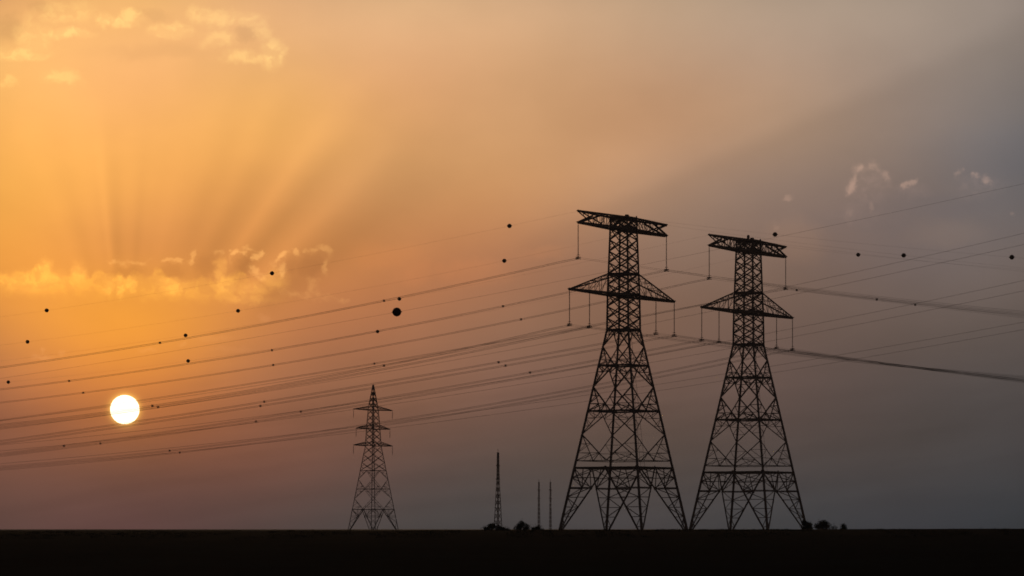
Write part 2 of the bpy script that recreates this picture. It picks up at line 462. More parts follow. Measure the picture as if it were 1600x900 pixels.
# ------------------------------------------------------------------ ground
def smoothstep(a, b, x):
    t = min(1, max(0, (x - a) / (b - a))); return t * t * (3 - 2 * t)
def ground_z(x, y):
    crest = 1.66 + 0.0028 * max(-30, min(30, x))
    d = y
    z = crest * smoothstep(30, 118, d)
    z += -0.25 * smoothstep(126, 420, d)
    if 25 < d < 700:
        z += 0.014 * mnoise.noise(Vector((x * 0.3, y * 0.07, 0.3))) + 0.010 * mnoise.noise(Vector((x * 1.9, y * 0.5, 4.3)))
    return z
def make_ground():
    bm = bmesh.new()
    ys = [-30000, -6000, -800, -100, 0, 15, 24] + [30 + 2.5 * i for i in range(48)] + [155 + 12 * i for i in range(23)] + [440, 480, 540, 620, 720, 860, 1000, 1200, 1500, 2000, 3000, 5000, 9000, 16000, 30000]
    xs = [-30000, -8000, -2500, -900, -400, -200, -120, -90, -70, -50] + [-36 + 0.4 * i for i in range(181)] + [50, 70, 90, 120, 200, 400, 900, 2500, 8000, 30000]
    g = [[bm.verts.new((x, y, ground_z(x, y))) for x in xs] for y in ys]
    for a, b in zip(g, g[1:]):
        for i in range(len(xs) - 1):
            bm.faces.new((a[i], a[i + 1], b[i + 1], b[i]))
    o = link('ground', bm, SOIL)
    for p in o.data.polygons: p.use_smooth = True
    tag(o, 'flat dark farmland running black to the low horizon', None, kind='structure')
make_ground()

def make_grass():
    bm = bmesh.new(); rnd = random.Random(3)
    for _ in range(5200):
        y = rnd.uniform(98, 122); x = rnd.uniform(-0.17, 0.17) * y
        z = ground_z(x, y)
        if mnoise.noise(Vector((x * 0.5, y * 0.1, 9))) < -0.05: continue
        h = rnd.uniform(0.015, 0.045) * (1 + (rnd.random() < 0.04))
        for k in range(3):
            a = rnd.uniform(0, 6.28); w = 0.008; bx = x + rnd.uniform(-.1, .1); by = y + rnd.uniform(-.1, .1)
            lx, ly = math.cos(a) * h * 0.4, math.sin(a) * h * 0.4
            v = [bm.verts.new((bx - w, by, z - .01)), bm.verts.new((bx + w, by, z - .01)), bm.verts.new((bx + lx, by + ly, z + h))]
            bm.faces.new(v)
    o = link('grass', bm, GRASS)
    tag(o, 'low dry grass along the dark crest of the field', None, kind='stuff')
if not CALIB:
    make_grass()

# ------------------------------------------------------------------ the sun itself
def make_sun():
    m = bpy.data.materials.new('sun_glow'); m.use_nodes = True
    nt = m.node_tree; nt.nodes.clear()
    e = nt.nodes.new('ShaderNodeEmission'); e.inputs[0].default_value = (1.0, 0.88, 0.58, 1); e.inputs[1].default_value = 3.9
    out = nt.nodes.new('ShaderNodeOutputMaterial'); nt.links.new(e.outputs[0], out.inputs[0])
    try: m.cycles.emission_sampling = 'NONE'
    except Exception: pass
    D = 40000.0
    bm = bmesh.new()
    bmesh.ops.create_icosphere(bm, subdivisions=5, radius=D * 22.6 / F)
    o = link('sun', bm, m)
    for p in o.data.polygons: p.use_smooth = True
    o.location = (D * (195 - 800) / F, D, EYE + D * (HZ - 640) / F)
    tag(o, 'round glowing white and yellow sun low in the orange sky', 'sun')
if not CALIB:
    make_sun()

# ------------------------------------------------------------------ large lattice pylons
ARM = R(58.5)                       # heading of the cross arms
AX = Vector((math.cos(ARM), math.sin(ARM), 0))
LN = Vector((-math.sin(ARM), math.cos(ARM), 0))   # heading of the wires, away to the left

LEVELS = [(-0.4, 13.5), (13.3, 10.0), (18.9, 9.9 - 0.1), (34.9, 7.45), (47.7, 5.25), (57.7, 3.42), (67.6, 3.3), (73.4, 3.12), (86.2, 2.75), (89.1, 2.7)]
LEVELS[0] = (-0.3, 13.3); LEVELS[1] = (13.3, 10.9); LEVELS[2] = (18.9, 9.8)
LEVELS = [(-0.3, 13.45), (57.7, 3.42), (67.6, 3.3), (73.4, 3.12), (86.2, 2.75), (89.1, 2.7)]
def half_w(z, lv=LEVELS):
    for (z0, w0), (z1, w1) in zip(lv, lv[1:]):
        if z <= z1:
            return w0 + (w1 - w0) * (z - z0) / (z1 - z0)
    return lv[-1][1]
FACES = [((-1, -1), (1, -1)), ((1, -1), (1, 1)), ((1, 1), (-1, 1)), ((-1, 1), (-1, -1))]
def fp(face, s, z, hw=half_w):
    (ax, ay), (bx, by) = FACES[face]
    w = hw(z); t = (s + 1) / 2
    return Vector(((ax + (bx - ax) * t) * w, (ay + (by - ay) * t) * w, z))

def lerp(p, q, t): return p + (q - p) * t
def truss_between(bm, p0, p1, q0, q1, n, w):
    """zigzag bracing between member p0-p1 and member q0-q1"""
    for i in range(1, n + 1):
        t0 = (i - 1) / n; t1 = i / n
        angle_bar(bm, lerp(p0, p1, t0), lerp(q0, q1, t1), w) if i % 2 else angle_bar(bm, lerp(q0, q1, t0), lerp(p0, p1, t1), w)
        if i < n: angle_bar(bm, lerp(p0, p1, t1), lerp(q0, q1, t1), w)
def splayed_panel(z0, z1, big, small, hw=half_w, n=7):
    bm = bmesh.new()
    for f in range(4):
        mid = fp(f, 0, z1, hw)
        for s in (-1, 1):
            foot = fp(f, s, z0, hw); top = fp(f, s, z1, hw)
            angle_bar(bm, foot, mid, big)
            truss_between(bm, foot, top, foot, mid, n, small)
            angle_bar(bm, fp(f, s, z1 * 0.7 + z0 * 0.3, hw), lerp(foot, mid, 0.7), small * 1.5)
            angle_bar(bm, top, lerp(foot, mid, 0.7), small * 1.3)
            angle_bar(bm, lerp(top, mid, 0.5), lerp(foot, mid, 0.7), small)
            plate(bm, lerp(foot, mid, 0.7), small * 2.2, fp(f, 0, z0, hw) - Vector((0, 0, z0)))
        plate(bm, mid, big * 1.6, mid - Vector((0, 0, mid.z)))
    return bm
def diamond_panel(z0, z1, big, small, hw=half_w):
    bm = bmesh.new(); zm = (z0 + z1) / 2 + (z1 - z0) * 0.03
    for f in range(4):
        lo = fp(f, 0, z0, hw); hi = fp(f, 0, z1, hw)
        for s in (-1, 1):
            leg = fp(f, s, zm, hw)
            angle_bar(bm, lo, leg, big); angle_bar(bm, leg, hi, big)
            plate(bm, leg, big * 1.5, leg - Vector((0, 0, leg.z)))
            for zc, m in ((z0, lo), (z1, hi)):
                c = fp(f, s, zc, hw)
                a1 = lerp(leg, m, 0.36); a2 = lerp(leg, m, 0.7)
                l1 = lerp(leg, c, 0.36); l2 = lerp(leg, c, 0.7); h1 = lerp(c, m, 0.45)
                angle_bar(bm, l1, a1, small); angle_bar(bm, l2, a1, small)
                angle_bar(bm, l2, a2, small); angle_bar(bm, c, a2, small * 1.15); angle_bar(bm, h1, a2, small)
        plate(bm, hi, big * 1.6, hi - Vector((0, 0, hi.z)))
    return bm
def x_panels(z0, z1, n, big, small, hw=half_w):
    bm = bmesh.new()
    for f in range(4):
        for i in range(n):
            a = z0 + (z1 - z0) * i / n; b = z0 + (z1 - z0) * (i + 1) / n; m = (a + b) / 2
            angle_bar(bm, fp(f, -1, a, hw), fp(f, 1, b, hw), big); angle_bar(bm, fp(f, 1, a, hw), fp(f, -1, b, hw), big)
            for s in (-1, 1):
                angle_bar(bm, fp(f, s, m, hw), fp(f, s * 0.5, (a + m) / 2, hw), small)
                angle_bar(bm, fp(f, s, m, hw), fp(f, s * 0.5, (b + m) / 2, hw), small)
            plate(bm, fp(f, 0, m, hw), big * 1.1, fp(f, 0, m, hw) - Vector((0, 0, m)))
    return bm
def ring_frame(z, big, small, hw=half_w, plan=True):
    bm = bmesh.new()
    for f in range(4):
        angle_bar(bm, fp(f, -1, z, hw), fp(f, 1, z, hw), big)
        if plan:
            angle_bar(bm, fp(f, 0, z - 0.05, hw), fp((f + 1) % 4, 0, z - 0.05, hw), small)
            plate(bm, fp(f, 1, z, hw), big * 1.3, fp(f, 1, z, hw) - Vector((0, 0, z)))
    return bm
def leg_mesh(sx, sy, size, zs, hw=half_w):
    bm = bmesh.new()
    for a, b in zip(zs, zs[1:]):
        angle_bar(bm, (sx * hw(a), sy * hw(a), a), (sx * hw(b), sy * hw(b), b + 0.05), size(a), size(a) * 0.42)
    return bm
def arm_mesh(side, zb, zt, tip_x, tip_z, root_w, n, big, small, inner=None):
    """a cross arm: two bottom chords and two top chords running together at the tip"""
    bm = bmesh.new(); s = side
    wb = half_w(zb); wt = half_w(zt)
    tips = [Vector((s * tip_x, y, tip_z)) for y in (-0.28, 0.28)]
    bot = [Vector((s * wb, y * root_w, zb)) for y in (-wb, wb)]
    top = [Vector((s * wt, y * root_w, zt)) for y in (-wt, wt)]
    for k in range(2):
        angle_bar(bm, bot[k], tips[k], big); angle_bar(bm, top[k], tips[k], big * 0.5)
        for i in range(n):
            t0 = i / n; t1 = (i + 1) / n
            if i: angle_bar(bm, lerp(bot[k], tips[k], t0), lerp(top[k], tips[k], t0), small)
            if i < n - 1: angle_bar(bm, lerp(bot[k], tips[k], t1), lerp(top[k], tips[k], t0), small)
    for ch, c in ((bot, 1), (top, 0)):
        for i in range(1, n):
            t0 = (i - 1) / n; t1 = i / n
            angle_bar(bm, lerp(ch[0], tips[0], t1), lerp(ch[1], tips[1], t1), small)
            a, b = (0, 1) if i % 2 else (1, 0)
            angle_bar(bm, lerp(ch[a], tips[a], t0), lerp(ch[b], tips[b], t1), small)
    plate(bm, (s * tip_x, 0, tip_z), 0.5, (0, 1, 0))
    angle_bar(bm, tips[0], tips[1], big)
    return bm

INS_LEN = 9.6
def insulator(parent, x, z, length=INS_LEN, y=0.0, r=0.19, detail=True):
    bm = bmesh.new(); prof = [(0.05, 0.0), (0.05, -0.5)]
    n = 30 if detail else 10
    L = length - 1.3
    for i in range(n):
        a = -0.5 - L * i / n; h = L / n
        prof += [(0.07, a - h * 0.1), (r, a - h * 0.5), (r * 0.9, a - h * 0.62), (0.07, a - h * 0.7)]
    prof += [(0.05, -0.5 - L), (0.05, -length + 0.3)]
    lathe(bm, prof[::-1], (0, 0, 0), 8 if detail else 6)
    o = link('insulator_string', bm, GLASSY, parent); o.location = (x, y, z)
    if detail:
        bm = bmesh.new()
        yoke = [(-0.42, -0.05), (0.42, -0.05), (0.42, 0.06), (0.08, 0.42), (-0.08, 0.42), (-0.42, 0.06)]
        f = [bm.verts.new((p, -0.05, q)) for p, q in yoke]; g = [bm.verts.new((p, 0.05, q)) for p, q in yoke]
        bm.faces.new(f); bm.faces.new(g[::-1])
        for i in range(6):
            j = (i + 1) % 6; bm.faces.new((f[j], f[i], g[i], g[j]))
        for sx in (-0.3, 0.3):
            for zz in (0.02, -0.42):
                tube(bm, [(sx, -0.6, zz - 0.03), (sx, -0.3, zz + 0.04), (sx, 0.3, zz + 0.04), (sx, 0.6, zz - 0.03)], 0.13, 6)
            tube(bm, [(sx, 0, 0.05), (sx, 0, -0.42)], 0.05, 6)
        c = link('suspension_clamp', bm, STEEL, o); c.location = (0, 0, -length + 0.1)
        bm = bmesh.new()
        pts = [(0.42 * math.cos(k), 0.42 * math.sin(k), 0) for k in [i * 2 * math.pi / 16 for i in range(17)]]
        tube(bm, pts, 0.05, 5)
        for k in (0, math.pi):
            tube(bm, [(0.42 * math.cos(k), 0.0, 0), (0, 0, 0.12)], 0.03, 4)
        c = link('grading_ring', bm, STEEL, o); c.location = (0, 0, -length + 0.75)
    return o

ZB_U, ZT_U = 86.0, 89.1       # head arms
ZB_L, ZT_L = 67.4, 73.5       # lower arms
HALF_U, HALF_L, IN_L = 25.1, 29.8, 18.9
def head_arm(side, upper, big, small, n=5):
    """one level of the pylon head: a parallel truss that runs out into a point, crossing the other level near the tip"""
    bm = bmesh.new(); w = half_w(ZB_U) * (0.94 if upper else 1.0); xr = half_w(ZB_U); xm = HALF_U - 10.5
    z0, z1 = (ZT_U + 0.08, ZB_U + 0.35) if upper else (ZB_U, ZT_U - 0.3)     # own chord, and the level the strut comes from
    def P(x, k, z): return Vector((side * x, k * w * (1 - 0.88 * (x - xr) / (HALF_U - xr)), z))
    for k in (-1, 1):
        angle_bar(bm, P(xr, k, z0), P(HALF_U, k, z0), big)
        angle_bar(bm, P(xm, k, z1), P(HALF_U, k, z0), big * 0.75)
        for i in range(n):
            a = xr + (xm - xr) * i / n; b = xr + (xm - xr) * (i + 1) / n
            if upper == (i % 2 == 0): angle_bar(bm, P(a, k, z0), P(b, k, z1), small * 1.2)
            if upper: angle_bar(bm, P(b, k, z0), P(b, k, z1), small)
        for t in (0.3, 0.6):
            x = xm + (HALF_U - xm) * t
            angle_bar(bm, P(x, k, z0), lerp(P(xm, k, z1), P(HALF_U, k, z0), t), small)
    m = 9
    for i in range(m):
        a = xr + (HALF_U - xr) * i / m; b = xr + (HALF_U - xr) * (i + 1) / m; q = 1 if i % 2 else -1
        angle_bar(bm, P(a, -q, z0), P(b, q, z0), small); angle_bar(bm, P(b, -1, z0), P(b, 1, z0), small)
    plate(bm, (side * HALF_U, 0, z0), 0.45, (0, 1, 0))
    return bm
def make_pylon(loc):
    root = empty('transmission_pylon', loc, ARM)
    zs = [-0.3, 6, 12, 18.9, 27, 34.9, 41, 47.7, 52.7, 57.7, 62.6, 67.6, 73.4, 80, 86.2, 89.1]
    for sx in (-1, 1):
        for sy in (-1, 1):
            link('leg', leg_mesh(sx, sy, lambda z: 0.70 - 0.22 * min(1, z / 70), zs), STEEL, root)
    link('splayed_bracing', splayed_panel(-0.3, 18.9, 0.38, 0.20), STEEL, root)
    link('main_ring', ring_frame(18.9, 0.58, 0.2), STEEL, root)
    link('upper_ring', ring_frame(20.9, 0.22, 0.12, plan=False), STEEL, root)
    link('diamond_bracing', diamond_panel(20.9, 34.9, 0.25, 0.12), STEEL, root)
    link('ring', ring_frame(34.9, 0.46, 0.26), STEEL, root)
    link('diamond_bracing', diamond_panel(34.9, 47.7, 0.34, 0.20), STEEL, root)
    link('ring', ring_frame(47.7, 0.46, 0.26), STEEL, root)
    link('diamond_bracing', diamond_panel(47.7, 57.7, 0.30, 0.14), STEEL, root)
    link('waist_ring', ring_frame(57.7, 0.62, 0.26), STEEL, root)
    link('cross_bracing', x_panels(57.7, 67.6, 3, 0.32, 0.11), STEEL, root)
    link('cross_bracing', x_panels(67.6, 73.4, 2, 0.32, 0.11), STEEL, root)
    link('cross_bracing', x_panels(73.4, 86.2, 4, 0.32, 0.11), STEEL, root)
    link('head_bracing', x_panels(86.2, 89.1, 1, 0.42, 0.2), STEEL, root)
    for z, b in ((67.6, 0.75), (73.4, 0.6), (86.2, 0.75), (89.1, 0.7)):
        link('ring', ring_frame(z, b, 0.2), STEEL, root)
    for s in (-1, 1):
        link('lower_cross_arm', arm_mesh(s, ZB_L, ZT_L, HALF_L, ZB_L, 1.0, 6, 0.60, 0.15), STEEL, root)
        link('upper_cross_arm', head_arm(s, False, 0.58, 0.15), STEEL, root)
        link('earth_wire_arm', head_arm(s, True, 0.46, 0.13), STEEL, root)
        insulator(root, s * HALF_U, ZB_U - 0.1)
        insulator(root, s * HALF_L, ZB_L - 0.1)
        insulator(root, s * IN_L, ZB_L - 0.1)
    # climbing ladder on one face
    bm = bmesh.new()
    for z0, z1 in zip(zs[3:], zs[4:-1]):
        a = fp(1, -0.12, z0); b = fp(1, -0.12, z1); c = fp(1, 0.02, z0); d = fp(1, 0.02, z1)
        for p in (a, b, c, d): p.x += 0.12
        angle_bar(bm, a, b, 0.07); angle_bar(bm, c, d, 0.07)
        for k in range(5): angle_bar(bm, lerp(a, b, k / 5), lerp(c, d, k / 5), 0.05)
    link('ladder', bm, STEEL, root)
    return root

def copy_tree(o, parent=None):
    c = o.copy(); col.objects.link(c)
    if parent is not None: c.parent = parent
    for ch in [k for k in col.objects if k.parent == o]: copy_tree(ch, c)
    return c

D1, X1 = 934.0, 31.3
D2, X2 = 1008.0, 71.7
Z_PY = 0.0
if not CALIB:
    bpy.context.view_layer.update()
    py1 = make_pylon((X1, D1, Z_PY))
    tag(py1, 'larger and nearer dark lattice pylon, the left one of the big pair', 'pylon', 'big lattice pylons with two levels of cross arms')
    def kids(o): return [c for c in col.objects if c.parent == o]
    py2 = copy_tree(py1)
    py2.location = (X2, D2, Z_PY)
    bm = bmesh.new()
    tube(bm, [(0, 0, 89.2), (0, 0, 90.0)], 0.12, 8); lathe(bm, [(0.3, 89.9), (0.42, 90.0), (0.42, 90.7), (0.3, 90.95), (0.05, 91.05)], (0, 0, 0), 12)
    for z in (89.15,):
        angle_bar(bm, (-2.7, 0, z), (2.7, 0, z), 0.2)
    link('unlit_beacon', bm, STEEL, py2)
    py2['label'] = 'big lattice pylon standing just right of and behind the tallest one'

# ------------------------------------------------------------------ small distant pylon and masts
def make_far_pylon():
    D = 1263.0; k = D / F
    root = empty('lattice_pylon', ((583 - 800) * k, D, 0.0), R(52))
    lv = [(-0.3, 7.0), (33.2, 2.15), (41.4, 1.75), (47.6, 1.35), (56.6, 0.12)]
    hw = lambda z: half_w(z, lv)
    zs = [-0.3, 9.2, 17, 24, 29, 33.2, 37, 41.4, 47.6, 56.6]
    for sx in (-1, 1):
        for sy in (-1, 1):
            link('leg', leg_mesh(sx, sy, lambda z: 0.26 - 0.02 * z / 56, zs, hw), STEEL, root)
    link('splayed_bracing', splayed_panel(-0.3, 9.2, 0.24, 0.08, hw, 4), STEEL, root)
    link('ring', ring_frame(9.2, 0.24, 0.08, hw), STEEL, root)
    for a, b in ((9.2, 17), (17, 24)):
        link('diamond_bracing', diamond_panel(a, b, 0.13, 0.05, hw), STEEL, root)
        link('ring', ring_frame(b, 0.18, 0.07, hw), STEEL, root)
    link('cross_bracing', x_panels(24, 33.2, 3, 0.15, 0.07, hw), STEEL, root)
    link('cross_bracing', x_panels(33.2, 47.6, 6, 0.18, 0.09, hw), STEEL, root)
    link('peak', x_panels(47.6, 56.2, 4, 0.24, 0.12, hw), STEEL, root)
    for z, L in ((47.0, 11.5), (39.8, 10.0), (33.4, 11.5)):
        for s in (-1, 1):
            bm = bmesh.new(); w = hw(z)
            tip = Vector((s * L, 0, z + 0.15))
            for yy in (-w, w):
                a = Vector((s * w, yy, z)); b = Vector((s * w, yy, z + 1.5))
                angle_bar(bm, a, tip, 0.3); angle_bar(bm, b, tip, 0.2)
                for i in range(1, 6):
                    angle_bar(bm, lerp(a, tip, i / 6), lerp(b, tip, (i - 1) / 6), 0.13)
                    angle_bar(bm, lerp(a, tip, i / 6), lerp(b, tip, i / 6), 0.12)
            for i in range(1, 6):
                angle_bar(bm, lerp(Vector((s * w, -w, z)), tip, i / 6), lerp(Vector((s * w, w, z)), tip, (i - 1) / 6), 0.12)
            link('cross_arm', bm, STEEL, root)
            insulator(root, s * (L - 0.1), z, 3.6, 0, 0.13, detail=False)
    tag(root, 'small distant lattice pylon with three short cross arm levels', 'pylon')
def make_mast(px, top_px, D, base_half_px, label, group=None, name='lattice_mast', heavy=0.3):
    k = D / F; H = (HZ - top_px) * k + EYE
    root = empty(name, ((px - 800) * k, D, 0.0), R(38))
    b = base_half_px * k / 1.35
    lv = [(-0.3, b), (H * 0.66, max(0.34, b * 0.3)), (H, 0.26)]
    hw = lambda z: half_w(z, lv)
    zs = [-0.3 + (H + 0.3) * i / 8 for i in range(9)]
    for sx in (-1, 1):
        for sy in (-1, 1):
            link('leg', leg_mesh(sx, sy, lambda z: heavy, zs, hw), STEEL, root)
    link('bracing', x_panels(0.2, H * 0.66, 8, 0.12, 0.06, hw), STEEL, root)
    link('top_section', x_panels(H * 0.66, H, 8, heavy * 0.7, 0.1, hw), STEEL, root)
    bm = bmesh.new(); tube(bm, [(0, 0, H - 0.4), (0, 0, H + 1.6)], 0.09, 6)
    link('lightning_rod', bm, STEEL, root)
    for zz in (H * 0.66, H * 0.83):
        bm = bmesh.new()
        for s in (-1, 1):
            angle_bar(bm, (s * 1.25, 0, zz + 0.3), (s * 0.2, -0.2, zz), 0.16); angle_bar(bm, (s * 1.25, 0, zz + 0.3), (s * 0.2, 0.2, zz + 0.7), 0.14)
        angle_bar(bm, (-0.3, 0, zz), (0.3, 0, zz), 0.2)
        link('bracket', bm, STEEL, root)
    tag(root, label, 'mast', group)
if not CALIB:
    make_far_pylon()
    make_mast(778, 707, 1500.0, 6.5, 'slender tapering mast, tallest of the three thin ones left of the big pylons', None, 'lattice_mast', 0.26)
    make_mast(842, 753, 1900.0, 2.2, 'short thin faint mast, left one of the closely spaced two', 'thin faint masts between the slender mast and big pylon', 'thin_mast', 0.13)
    make_mast(860, 753, 1960.0, 2.2, 'short thin faint mast closest to the left foot of the big pylon', 'thin faint masts between the slender mast and big pylon', 'thin_mast', 0.13)

# ------------------------------------------------------------------ wires
class Wire:
    """a sagging wire in the vertical plane through P0 along LN; the heights at s are fitted to the sight lines given"""
    def __init__(self, P0, left, right, free=False):
        self.P0 = Vector(P0)
        def zs(px, py):
            s = self.s_at(px); D = self.P0.y + LN.y * s
            return s, EYE + (HZ - py) * D / F
        A = []; bb = []
        if free:
            for px, py in left + right:
                s, z = zs(px, py); A.append([1, s, s * s]); bb.append(z)
            c0, c1, c2 = np.linalg.lstsq(np.array(A), np.array(bb), rcond=None)[0]
            self.L = self.Rr = (c0, c1, c2)
        else:
            z0 = self.P0.z
            for px, py in left:
                s, z = zs(px, py); A.append([s, s * s]); bb.append(z - z0)
            c1, c2 = np.linalg.lstsq(np.array(A), np.array(bb), rcond=None)[0]
            self.L = (z0, c1, c2)
            A = []; bb = []
            for px, py in right:
                s, z = zs(px, py); A.append([s]); bb.append(z - z0 - c2 * s * s)
            c1r = np.linalg.lstsq(np.array(A), np.array(bb), rcond=None)[0][0]
            self.Rr = (z0, c1r, c2)
    def s_at(self, px):
        k = (px - 800) / F
        return (self.P0.x - k * self.P0.y) / (math.sin(ARM) + math.cos(ARM) * k)
    def at(self, s):
        c = self.L if s > 0 else self.Rr
        return Vector((self.P0.x + LN.x * s, self.P0.y + LN.y * s, c[0] + c[1] * s + c[2] * s * s))
    def pts(self, s0, s1, n, off=(0, 0)):
        out = []
        for i in range(n + 1):
            p = self.at(s0 + (s1 - s0) * i / n)
            out.append(p + AX * off[0] + Vector((0, 0, off[1])))
        return out

def build_bundle(w, s0, s1, rad, gap, label, group, spacer_px=(), many=4, seg_n=90):
    root = empty('power_line', w.at(0) if s0 < 0 < s1 else w.at(s0))
    base = root.location.copy()
    offs = [(-gap / 2, 0), (gap / 2, 0), (-gap / 2, -gap), (gap / 2, -gap)] if many == 4 else [(-gap / 2, -gap / 2), (gap / 2, -gap / 2)]
    for o2 in offs:
        bm = bmesh.new()
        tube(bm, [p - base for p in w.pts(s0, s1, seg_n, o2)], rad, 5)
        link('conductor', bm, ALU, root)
    for px in spacer_px:
        s = w.s_at(px); p = w.at(s) - base
        bm = bmesh.new(); g = gap
        c = [p + AX * a + Vector((0, 0, b)) for a, b in offs]
        if many == 4:
            for a, b in ((0, 1), (1, 3), (3, 2), (2, 0)): tube(bm, [c[a], c[b]], 0.10, 6)
        else:
            tube(bm, [c[0], c[1]], 0.07, 6)
        for q in c:
            tube(bm, [q - LN * 0.22, q + LN * 0.22], 0.15, 6)
        link('spacer', bm, STEEL, root)
    tag(root, label, 'power line', group)
    return root

def arm_point(pylon, a, z):
    X0, D0 = (X1, D1) if pylon == 1 else (X2, D2)
    return (X0 + AX.x * a, D0 + AX.y * a, z)
GW = 'bundled power lines slung from the two big pylons'
ZU = ZB_U - 0.1 - INS_LEN + 0.14
ZL = ZB_L - 0.1 - INS_LEN + 0.14
PH = [
 (1, -HALF_U, ZU, [(640, 459), (330, 522), (0, 573)], [(1228, 445), (1600, 487)], (600, 250), 'topmost bundled wires, from the upper left arm tip of the nearer big pylon'),
 (1, HALF_U, ZU, [(640, 508), (330, 561), (0, 608)], [(1228, 447), (1600, 491)], (786, 425, 108), 'bundled wires from the upper right arm tip of the nearer big pylon'),
 (2, -HALF_U, ZU, [(640, 531), (330, 586), (0, 628)], [(1228, 446), (1600, 492)], (814, 427, 130, 1370), 'bundled wires from the upper left arm tip of the right big pylon'),
 (2, HALF_U, ZU, [(640, 560), (330, 606), (0, 657)], [(1600, 495)], (585, 1245, 1430), 'bundled wires from the upper right arm tip of the right big pylon'),
 (1, -HALF_L, ZL, [(640, 566), (330, 616), (0, 664)], [(1240, 541), (1600, 594)], (600, 238), 'bundled wires from the outer left lower insulator of the nearer big pylon'),
 (1, -IN_L, ZL, [(640, 571), (330, 620), (0, 668)], [(1240, 542), (1600, 594.3)], (247,), 'bundled wires from the inner left lower insulator of the nearer big pylon'),
 (1, IN_L, ZL, [(640, 588), (330, 641), (0, 688)], [(1240, 544), (1600, 594.6)], (779, 413), 'bundled wires from the inner right lower insulator of the nearer big pylon'),
 (1, HALF_L, ZL, [(640, 594), (330, 647), (0, 692)], [(1240, 544.5), (1600, 595)], (790, 407), 'bundled wires from the outer right lower insulator of the nearer big pylon'),
 (2, -HALF_L, ZL, [(640, 612), (330, 666), (0, 708)], [(1240, 545), (1600, 594.2)], (828, 470, 100), 'bundled wires from the outer left lower insulator of the right big pylon'),
 (2, -IN_L, ZL, [(640, 617), (330, 671), (0, 711)], [(1240, 545.5), (1600, 594.8)], (400, 157), 'bundled wires from the inner left lower insulator of the right big pylon'),
 (2, IN_L, ZL, [(640, 651), (330, 697), (0, 728)], [(1600, 595.4)], (265,), 'bundled wires from the inner right lower insulator of the right big pylon'),
 (2, HALF_L, ZL, [(640, 657), (330, 701), (0, 733)], [(1600, 596)], (281,), 'lowest bundled wires, from the outer right lower insulator of the right big pylon'),
]
G3 = 'fainter power lines of the third line coming in from the right'
TH = [
 (-5, [(1600, 365), (1400, 405), (1250, 441), (880, 517), (640, 563), (330, 611), (0, 655)], 'upper thin line of the top pair descending from the right picture edge'),
 (3, [(1600, 385), (1400, 419), (1250, 453), (880, 529), (640, 576), (330, 624), (0, 668)], 'lower thin line of the top pair descending from the right picture edge'),
 (-5, [(1600, 435), (1400, 480), (1215, 515), (880, 577), (640, 616), (330, 657), (0, 694)], 'upper thin line of the middle pair descending from the right picture edge'),
 (3, [(1600, 452), (1400, 494), (1215, 527), (880, 588), (640, 626), (330, 667), (0, 703)], 'lower thin line of the middle pair descending from the right picture edge'),
 (-5, [(1600, 502), (1400, 537), (1215, 567), (880, 620), (640, 655), (330, 692), (0, 722)], 'upper thin line of the lowest pair descending from the right picture edge'),
 (3, [(1600, 514), (1400, 548), (1215, 577), (880, 630), (640, 664), (330, 700), (0, 729)], 'lower thin line of the lowest pair descending from the right picture edge'),
]
WIRE_R, THIRD_R = 0.0235, 0.009

BALL_LABELS = {}
def marker_ball(pos, r, label, group='marker balls on the thin earth wires'):
    bm = bmesh.new()
    prof = []
    for i in range(17):
        a = -math.pi / 2 + math.pi * i / 16
        prof.append((max(0.02, r * math.cos(a)), r * math.sin(a)))
        if i == 8: prof[-1:] = [(r, -0.03), (r * 1.015, -0.03), (r * 1.015, 0.03), (r, 0.03)]
    lathe(bm, prof, (0, 0, 0), 28)
    o = link('marker_ball', bm, BALLM)
    for p in o.data.polygons: p.use_smooth = True
    o.location = pos
    bm = bmesh.new()
    d = LN
    tube(bm, [d * (-r * 1.35), d * (-r * 0.9)], 0.07, 6)
    tube(bm, [d * (r * 0.9), d * (r * 1.35)], 0.07, 6)
    link('clamp', bm, STEEL, o)
    tag(o, label, 'marker ball', group)
    return o

